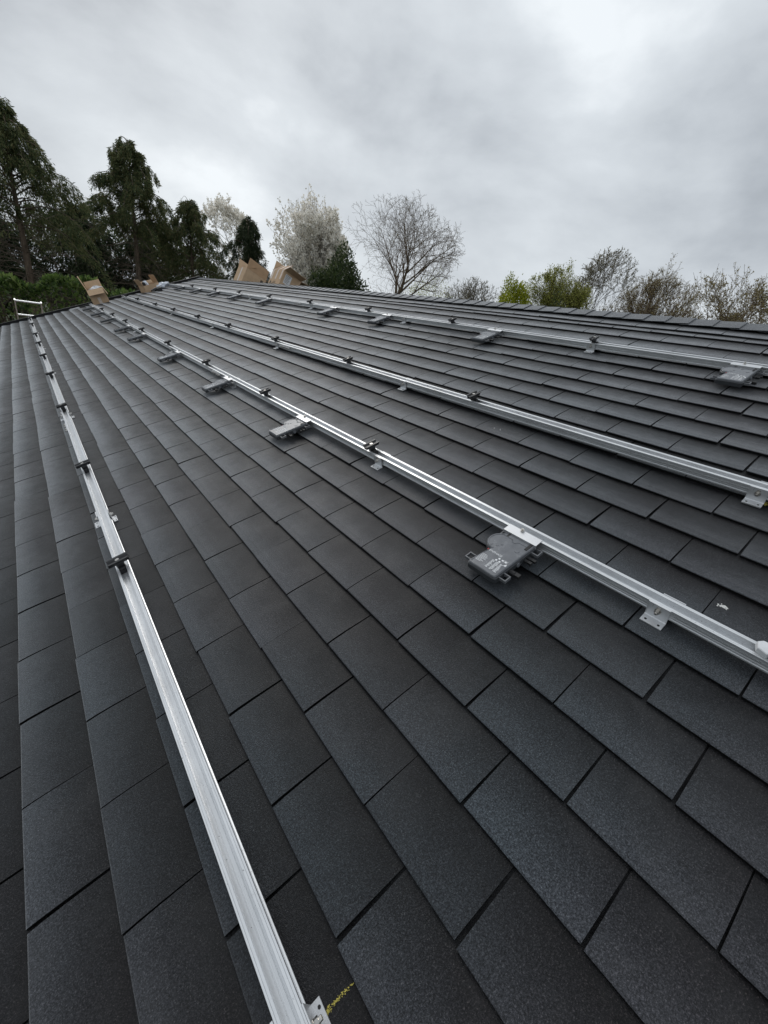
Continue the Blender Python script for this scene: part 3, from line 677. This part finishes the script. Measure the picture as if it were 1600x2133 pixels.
# ladder against the far gable
lad = thing('ladder', 'aluminium ladder with its top showing above the far verge', 'ladder', (-0.21, U1 + 1.02, GZ))
top = Vector((0, -0.12, 0.20 - GZ)); bot = Vector((0, 1.10, 0.0))
for xs in (-0.215, 0.215):
    g = MB(); dirv = (top - bot).normalized(); q = dirv.to_track_quat('Z', 'X').to_matrix().to_4x4(); L_ = (top - bot).length
    g.box(-0.012, 0.012, -0.032, 0.032, 0, L_, mat=Matrix.Translation(Vector((xs, bot.y, 0))) @ Matrix.Rotation(-math.atan2(-(top - bot).y, (top - bot).z) * -1, 4, 'X'))
    link('stile', g.mesh('stile', M['alu']), lad)
k = 0
while k * 0.28 < 3.15:
    f = (3.02 - k * 0.28) / 3.0
    if f < 0.03: break
    p = bot.lerp(top, f * 0.985); g = MB(); g.tube([(-0.225, p.y, p.z), (0.225, p.y, p.z)], [0.02, 0.02], 8, cap=True); link('rung', g.mesh('rung', M['alu']), lad); k += 1

# ------------------------------------------------------------------ vegetation
def leaves(P, D, size, aspect=0.5, jit=0.6, var=0.5, rs=rng):
    """quads at P growing along D; returns verts, faces"""
    n = len(P); D = D + rs.normal(0, jit, (n, 3)); D /= np.linalg.norm(D, axis=1, keepdims=True) + 1e-9
    R = rs.normal(0, 1, (n, 3)); S = np.cross(D, R); S /= np.linalg.norm(S, axis=1, keepdims=True) + 1e-9
    L = (size * (1 + rs.uniform(-var, var, n)))[:, None]; Wd = L * aspect * 0.5
    V = np.stack([P, P + D * L * .5 + S * Wd, P + D * L, P + D * L * .5 - S * Wd], 1).reshape(-1, 3)
    return V, np.arange(4 * n).reshape(-1, 4)

def branch_tree(seed, H, crown_c, crown_r, trunk_r, r_min, lean=(0, 0, 0), first=0.3, levels=5, nsub=(7, 5, 4, 4, 3), spread=0.75, up=0.25, wob=0.12, trunks=1, max_n=5000, minlen=0.22, taper=0.61):
    """polylines (pts, radii, level) of a tree rooted at origin; crown is an ellipsoid"""
    r = random.Random(seed); out = []; tips = []
    cc, cr = Vector(crown_c), Vector(crown_r)
    inside = lambda p: ((p.x - cc.x) / cr.x) ** 2 + ((p.y - cc.y) / cr.y) ** 2 + ((p.z - cc.z) / cr.z) ** 2
    lean = Vector(lean)
    def grow(p, d, rad, L, lev):
        if len(out) > max_n: return
        n = 6 if lev == 0 else (5 if lev < 3 else 3); pts = [p.copy()]; rads = [rad]; st = L / n
        for i in range(n):
            d = (d + Vector((r.gauss(0, wob), r.gauss(0, wob), r.gauss(0, wob) + up * 0.25)) + lean * 0.12).normalized(); p = p + d * st
            pts.append(p.copy()); rads.append(max(r_min, rad * (1 - 0.75 * (i + 1) / n)))
            if lev > 0 and inside(p) > 1.0: break
        out.append((pts, rads, lev))
        if lev >= levels or L < minlen: tips.append(pts); return
        m = nsub[min(lev, len(nsub) - 1)]
        for j in range(m):
            f = (first if lev == 0 else 0.25) + (1 - (first if lev == 0 else 0.25)) * (j + r.random() * .8) / m
            q = f * (len(pts) - 1); i = min(int(q), len(pts) - 2); bp_ = pts[i].lerp(pts[i + 1], q - i)
            ax = (pts[i + 1] - pts[i]).normalized(); ph = j * 2.4 + r.uniform(-.5, .5); o = ax.orthogonal().normalized(); o = Matrix.Rotation(ph, 3, ax) @ o
            a = spread * r.uniform(0.7, 1.25); nd = (ax * math.cos(a) + o * math.sin(a)).normalized()
            rr_ = max(r_min, rads[i] * taper * r.uniform(0.82, 1.18)); grow(bp_, nd, rr_, L * r.uniform(0.5, 0.72) * (1.05 - 0.35 * f if lev == 0 else 1), lev + 1)
    for k in range(trunks):
        a = k * 2.4 + r.random(); tl_ = Vector((math.cos(a) * 0.2, math.sin(a) * 0.2, 1)) if trunks > 1 else Vector((lean.x * .2, lean.y * .2, 1))
        grow(Vector((math.cos(a) * .12, math.sin(a) * .12, 0)) if trunks > 1 else Vector((0, 0, 0)), tl_.normalized(), trunk_r, H * (0.82 if trunks == 1 else r.uniform(.65, .85)), 0)
    return out, tips
def tree_obj(name, label, cat, base, polys, bark, leafsets, group=None, leafname='foliage'):
    t = thing(name, label, cat, base, group=group)
    tr = MB(); tw = MB()
    for pts, rads, lev in polys:
        (tr if lev <= 1 else tw).tube(pts, rads, 7 if lev == 0 else (5 if lev < 3 else 3))
    if tr.v: link('trunk', tr.mesh('trunk', bark, True), t)
    if tw.v: link('branches', tw.mesh('branches', bark, True), t)
    if leafsets:
        o = 0; VV = []; FF = []
        for V, F in leafsets: VV.append(V); FF.append(F + o); o += len(V)
        link(leafname, np_mesh(leafname, np.concatenate(VV), np.concatenate(FF), leafsets_mat[0]), t)
    return t
leafsets_mat = [None]
def along(polys, minlev, per, rs, spread=0.03):
    P = []; D = []
    for pts, rads, lev in polys:
        if lev < minlev: continue
        for _ in range(per):
            q = rs.random() * (len(pts) - 1); i = min(int(q), len(pts) - 2); p = pts[i].lerp(pts[i + 1], q - i); d = (pts[i + 1] - pts[i]).normalized()
            P.append((p.x, p.y, p.z)); D.append((d.x, d.y, d.z))
    P = np.array(P); D = np.array(D); P = P + rs.normal(0, spread, P.shape); return P, D

def conifer(label, base, top_z, rad, bottom_z, seed, mat, nbr=60, per=300, dead=40, size=0.17, pw=0.7):
    rs = np.random.default_rng(seed); H = top_z - base[2]; b0 = bottom_z - base[2]
    t = thing('conifer_tree', label, 'tree', base, group='conifers beyond the far gable')
    tr = MB(); tr.tube([(0, 0, 0), (0.03, 0.02, H * .4), (-0.03, 0, H * .75), (0, 0, H * .985)], [0.17, 0.12, 0.06, 0.012], 8)
    PV = []; PD = []; br = MB()
    def bough(p0, az, L, rise, droop, n, w):
        """one bough: a curved limb with drooping sprays hung in clumps along it"""
        dx, dy = math.cos(az), math.sin(az); ss = np.linspace(0, 1, 7)
        cz = lambda q: p0[2] + rise * np.sin(q * 2.2) - droop * q ** 2.4
        br.tube(list(zip(p0[0] + dx * L * ss, p0[1] + dy * L * ss, cz(ss))), list(np.linspace(0.03, 0.006, 7) * w), 3)
        nc = max(3, int(L * 6)); cs_ = rs.beta(1.9, 0.9, nc); cl = rs.normal(0, 0.16, nc) * L * (1.1 - cs_ * .7)
        ci = rs.integers(0, nc, n); hang = rs.random(n) ** 1.4
        q = np.clip(cs_[ci] + rs.normal(0, .05, n), 0, 1.05); lat = cl[ci] + rs.normal(0, .06, n) * (1 + hang)
        x = p0[0] + dx * L * q - dy * lat; y = p0[1] + dy * L * q + dx * lat; z = cz(q) - np.abs(lat) * .5 - hang * 0.30 + rs.normal(0, .03, n)
        PV.append(np.stack([x, y, z], 1)); k = 0.75 - hang * .5
        PD.append(np.stack([dx * k - dy * np.sign(lat) * .3, dy * k + dx * np.sign(lat) * .3, -0.35 - hang * .9], 1))
    for k in range(nbr):
        f = ((k + rs.random()) / nbr) ** 0.85; z = b0 + (H - b0) * f
        L = rad * (1 - f) ** pw * rs.choice([0.55, 0.8, 1.0, 1.0, 1.25]) * rs.uniform(.85, 1.15) + 0.14
        bough((0, 0, z), k * 2.399 + rs.normal(0, .4), L, rs.uniform(0.05, 0.55) * L, rs.uniform(0.2, 0.6) * L, int(per * (0.3 + L / rad)), 1)
    for k in range(7):      # upswept leaders that break the outline near the top
        a = rs.random() * 6.28; z = H * rs.uniform(.80, .95); L = rs.uniform(.3, .7)
        bough((0, 0, z), a, L * .7, L * 1.0, L * .35, 90, .5)
    n = 160; z = H - rs.random(n) ** 1.3 * 0.7; a = rs.random(n) * 6.28; q = (H - z) * 0.22 * rs.random(n)
    PV.append(np.stack([q * np.cos(a), q * np.sin(a), z], 1)); PD.append(np.stack([np.cos(a) * .6, np.sin(a) * .6, np.full(n, .2)], 1))
    P = np.concatenate(PV); D = np.concatenate(PD)
    V1, F1 = leaves(P, D, size, 0.22, 0.35, 0.6, rs)
    V2, F2 = leaves(P + rs.normal(0, .035, P.shape), D + np.array([0, 0, -.4]), size * .75, 0.24, 0.5, 0.5, rs)
    link('foliage', np_mesh('foliage', np.concatenate([V1, V2]), np.concatenate([F1, F2 + len(V1)]), mat), t)
    link('trunk', tr.mesh('trunk', M['bark_con'], True), t); link('branches', br.mesh('branches', M['bark_con']), t)
    if dead:
        g = MB(); r = random.Random(seed)
        for k in range(dead):
            z = r.uniform(max(0.8, b0 - 2.6), b0 + 0.3); az = r.random() * 6.28; L = r.uniform(0.5, 1.25) * rad * 0.8; p = Vector((0, 0, z)); d = Vector((math.cos(az), math.sin(az), r.uniform(-.1, .5))).normalized(); pts = [p]
            for _ in range(6):
                d = (d + Vector((r.gauss(0, .14), r.gauss(0, .14), r.gauss(-.1, .12)))).normalized(); p = p + d * L / 6; pts.append(p)
            g.tube(pts, [0.014, 0.012, 0.010, 0.009, 0.007, 0.006, 0.004], 3)
            for _ in range(5):
                i = r.randint(2, 5); d2 = (pts[i] - pts[i - 1]).normalized(); d2 = (d2 + Vector((r.gauss(0, .6), r.gauss(0, .6), r.gauss(-.1, .5)))).normalized(); q1 = pts[i] + d2 * L * .2; q2 = q1 + (d2 + Vector((0, 0, -.25))) * L * .18
                g.tube([pts[i], q1, q2], [0.007, 0.005, 0.004], 3)
        link('dead_branches', g.mesh('dead_branches', M['dead']), t)
    return t
conifer('tall dark conifer cut off by the left edge of the picture', (0.15, 23.9, GZ), 5.95, 2.6, 2.2, 11, M['conifer'], 66, 520, 110, 0.115, pw=.75)
conifer('pointed drooping conifer standing alone left of the cardboard boxes', (4.38, 25.5, GZ), 6.45, 1.9, 2.7, 12, M['conifer'], 66, 500, 80, 0.115, pw=.62)
conifer('shorter bushy conifer right of the pointed conifer', (7.0, 25.9, GZ), 5.0, 2.1, 1.2, 13, M['conifer'], 58, 460, 30, 0.115, pw=.58)
conifer('small dark conifer behind the large cardboard box', (9.25, 24.05, GZ), 4.75, 1.75, 0.4, 14, M['conifer_dark'], 62, 400, 0, 0.11, pw=.62)
conifer('dark low conifer in the gap between the two tallest conifers', (2.5, 29.5, GZ), 3.9, 2.4, -0.6, 15, M['conifer_dark'], 60, 180, 30, 0.22, pw=.45)
conifer('dark low conifer behind the pointed conifer, half hidden', (5.9, 30.0, GZ), 4.0, 2.5, -0.4, 16, M['conifer_dark'], 60, 170, 20, 0.22, pw=.4)
conifer('dark low conifer behind the tall conifer at the left edge', (-1.2, 29.5, GZ), 3.4, 2.6, -0.8, 17, M['conifer_dark'], 60, 170, 20, 0.22, pw=.45)

def bush(name, label, cat, base, r, mat, n, size, aspect, seed, group=None, stems=14, lump=0.25, fill=0.55):
    rs = np.random.default_rng(seed); t = thing(name, label, cat, base, group=group)
    d = rs.normal(0, 1, (n, 3)); d /= np.linalg.norm(d, axis=1, keepdims=True); rad = rs.uniform(fill, 1, n) ** 0.5
    lum = 1 + lump * (np.sin(d[:, 0] * 5 + seed) * np.sin(d[:, 1] * 4.3 + seed * 2) + 0.7 * np.sin(d[:, 2] * 7 + d[:, 0] * 6 + seed)) + rs.normal(0, .05, n)
    P = d * (rad * lum)[:, None] * np.array(r) + np.array([0, 0, r[2]]); P[:, 2] = np.maximum(P[:, 2], 0.05)
    V, F = leaves(P, d + np.array([0, 0, .3]), size, aspect, 0.7, 0.4, rs)
    link('foliage', np_mesh('foliage', V, F, mat), t); g = MB(); rr = random.Random(seed)
    for k in range(stems):
        a = rr.random() * 6.28; e = Vector((math.cos(a) * r[0] * .7, math.sin(a) * r[1] * .7, r[2] * rr.uniform(1.0, 1.7)))
        g.tube([(0, 0, 0), e * .4 + Vector((rr.gauss(0, .1), rr.gauss(0, .1), .1)), e], [0.03, 0.02, 0.008], 4)
    link('stems', g.mesh('stems', M['bark_dark']), t); return t

# laurel hedge beyond the far gable
def hedge():
    rs = np.random.default_rng(31); t = thing('laurel_hedge', 'clipped green laurel hedge beyond the far verge at left', 'hedge', (0.3, 14.6, GZ))
    n = 15000; x = rs.uniform(-4, 2.6, n); ht = 3.42 + 0.13 * np.sin(x * 3.1) + 0.08 * np.sin(x * 7.7 + 1) + 0.06 * x
    ht = ht - np.maximum(0, x - 1.5) * 0.25
    z = ht * rs.random(n) ** 0.5; y = rs.uniform(-.55, .55, n); face = rs.random(n) < 0.45; y = np.where(face, -0.45 + rs.normal(0, .08, n), y); z = np.where(rs.random(n) < .3, ht - np.abs(rs.normal(0, .12, n)), z)
    keep = ~((z < ht - 0.45) & (rs.random(n) < 0.62) & (y < 0.1)); P = np.stack([x, y, z], 1)[keep]
    V, F = leaves(P, np.tile(np.array([[0, -.35, .5]]), (len(P), 1)), 0.115, 0.42, 0.75, 0.4, rs); link('foliage', np_mesh('foliage', V, F, M['laurel']), t)
    g = MB(); r = random.Random(5)
    for k in range(150):
        xx = r.uniform(-4, 2.6); p = Vector((xx, r.uniform(-.5, .1), 0)); pts = [p]
        for i in range(5):
            p = p + Vector((r.gauss(0, .06), r.gauss(0, .04), 0.62)); pts.append(p)
        g.tube(pts, [0.018, 0.016, 0.014, 0.011, 0.009, 0.006], 4)
    link('stems', g.mesh('stems', M['dead']), t)
hedge()

# flowering and bare trees
def bud_tree(name, label, base, top_z, crown_c, crown_r, trunk_r, seed, bark, leafmat, per, lsize, lev=3, group=None, leafname='foliage', spread_l=0.03, aspect=.7, **kw):
    H = top_z - base[2]; polys, tips = branch_tree(seed, H, crown_c, crown_r, trunk_r, kw.pop('r_min', 0.007), **kw)
    rs = np.random.default_rng(seed); ls = []
    if per:
        P, D = along(polys, lev, per, rs, spread_l); ls = [leaves(P, D, lsize, aspect, 0.9, 0.5, rs)]
    leafsets_mat[0] = leafmat
    return tree_obj(name, label, 'tree', base, polys, bark, ls, group, leafname)
bud_tree('blossom_tree', 'white flowering tree right of the taped cardboard box', (12.4, 23.7, GZ), 6.3, (-0.3, 0.1, 6.0), (2.3, 2.3, 3.5), 0.10, 141, M['bark_dark'], M['blossom'], 13, 0.095, 2, leafname='blossom', spread_l=0.035, aspect=.85, levels=4, nsub=(16, 8, 6, 4), first=.25, spread=.62, up=.42, trunks=3, max_n=4600, r_min=.0045)
bud_tree('blossom_tree', 'distant white flowering tree behind the dark conifers', (10.7, 32.0, GZ), 5.9, (0, 0, 6.6), (1.9, 1.9, 2.2), 0.09, 43, M['bark_dark'], M['blossom'], 12, 0.095, 2, leafname='blossom', aspect=.85, levels=4, nsub=(12, 7, 5, 4), first=.35, spread=.6, up=.35, trunks=2, max_n=2600, r_min=.0045)
bush('evergreen_shrub', 'dark evergreen shrub with white flecks below the flowering tree', 'shrub', (11.35, 18.6, GZ), (1.5, 1.5, 3.1), M['ever'], 30000, 0.12, .5, 51, lump=.13)
bud_tree('bare_tree', 'large round-crowned bare tree with fine twigs beyond the ridge', (19.5, 24.95, GZ), 6.6, (0.0, 0.0, 8.1), (3.85, 3.85, 2.9), 0.23, 68, M['bark_pale'], M['bud'], 1, 0.04, 5, leafname='buds', spread_l=0.03, levels=5, nsub=(12, 6, 5, 4, 2), first=.58, spread=.74, up=.10, wob=.06, max_n=7500, minlen=.12, r_min=0.0055, taper=.6)
bush('green_shrub', 'olive green bush behind the foot of the bare tree', 'shrub', (28.2, 30.6, GZ), (2.8, 2.8, 4.15), M['willow'], 9000, 0.12, .4, 52, lump=.15)
bush('brown_hedge', 'brownish hedge bank left of the foot of the bare tree', 'hedge', (19.4, 29.5, GZ), (2.6, 2.6, 3.1), M['bud'], 8000, 0.12, .4, 55, lump=.1)
bud_tree('thicket_tree', 'pale distant thicket between the bare tree and yellow bush', (41.0, 36.1, GZ), 7.6, (0, 0, 7.0), (3.6, 3.6, 3.4), 0.14, 62, M['bark'], M['bud_pale'], 4, 0.09, 3, levels=4, nsub=(14, 7, 5, 4), first=.3, spread=.65, trunks=4, max_n=3500, r_min=0.012)
bush('yellow_shrub', 'bright yellow green bush beyond the ridge', 'shrub', (28.56, 21.35, GZ), (1.45, 1.45, 4.15), M['yellow'], 26000, 0.14, .45, 53, lump=.14)
bud_tree('willow_tree', 'leafing green willow tree right of the yellow bush', (31.9, 20.1, GZ), 6.9, (0, 0, 6.9), (2.7, 2.7, 2.9), 0.2, 63, M['bark_dark'], M['willow'], 13, 0.11, 3, spread_l=.08, aspect=.4, levels=4, nsub=(16, 8, 6, 4), first=.3, spread=.6, up=.4, trunks=4, max_n=4500, r_min=0.008)
bush('dark_shrub', 'dark green bush in front of the willow', 'shrub', (30.7, 18.9, GZ), (1.0, 1.0, 3.65), M['ever'], 6000, 0.14, .45, 54)
bud_tree('birch_tree', 'thin pale birch between the willow and the olive tree', (38.86, 19.78, GZ), 8.6, (0, 0, 9.0), (2.1, 2.1, 3.1), 0.12, 64, M['bark'], M['bud_pale'], 6, 0.08, 3, levels=4, nsub=(18, 7, 5, 3), first=.4, spread=.6, up=.3, trunks=2, max_n=3200, r_min=0.008)
bud_tree('windswept_tree', 'olive brown windswept tree right of the birch', (33.2, 13.5, GZ), 6.8, (0.0, -0.1, 6.6), (2.7, 2.7, 3.2), 0.16, 165, M['bark_pale'], M['bud'], 6, 0.085, 3, leafname='buds', lean=(0, -0.08, 0), levels=4, nsub=(15, 8, 6, 4), first=.25, spread=.62, up=.33, trunks=4, max_n=5200, r_min=0.007, aspect=.3)
bud_tree('windswept_tree', 'bare windswept tree with orange brown twigs at the right edge', (28.7, 7.75, GZ), 6.9, (0.0, -0.2, 7.5), (2.7, 2.9, 3.0), 0.17, 66, M['bark_pale'], M['bud'], 4, 0.075, 3, leafname='buds', lean=(0.05, -0.15, 0.05), levels=5, nsub=(13, 8, 6, 4, 3), first=.25, spread=.7, up=.25, trunks=4, max_n=8500, r_min=0.0065, aspect=.3)
bud_tree('windswept_tree', 'brown bare tree in the gap between the two windswept trees', (36.0, 11.0, GZ), 7.3, (0.0, 0, 7.6), (3.3, 3.3, 3.1), 0.14, 67, M['bark_pale'], M['bud'], 5, 0.085, 3, leafname='buds', levels=4, nsub=(14, 8, 6, 4), first=.25, spread=.65, up=.3, trunks=4, max_n=4200, r_min=0.008)
for i_, (x_, y_, rx_, rz_, lab_) in enumerate(((1.2, 31.0, 2.8, 3.1, 'left of the gap between the tall conifers'), (4.6, 32.5, 2.8, 3.2, 'behind the trunk of the pointed conifer'), (8.1, 31.5, 2.8, 3.3, 'behind the shorter bushy conifer'), (-2.4, 30.0, 2.6, 2.9, 'at the left edge above the hedge'))):
    bush('evergreen_shrub', 'shaded evergreen undergrowth ' + lab_, 'shrub', (x_, y_, GZ), (rx_, 1.6, rz_), M['ever'], 9000, 0.17, .45, 70 + i_, lump=.12)
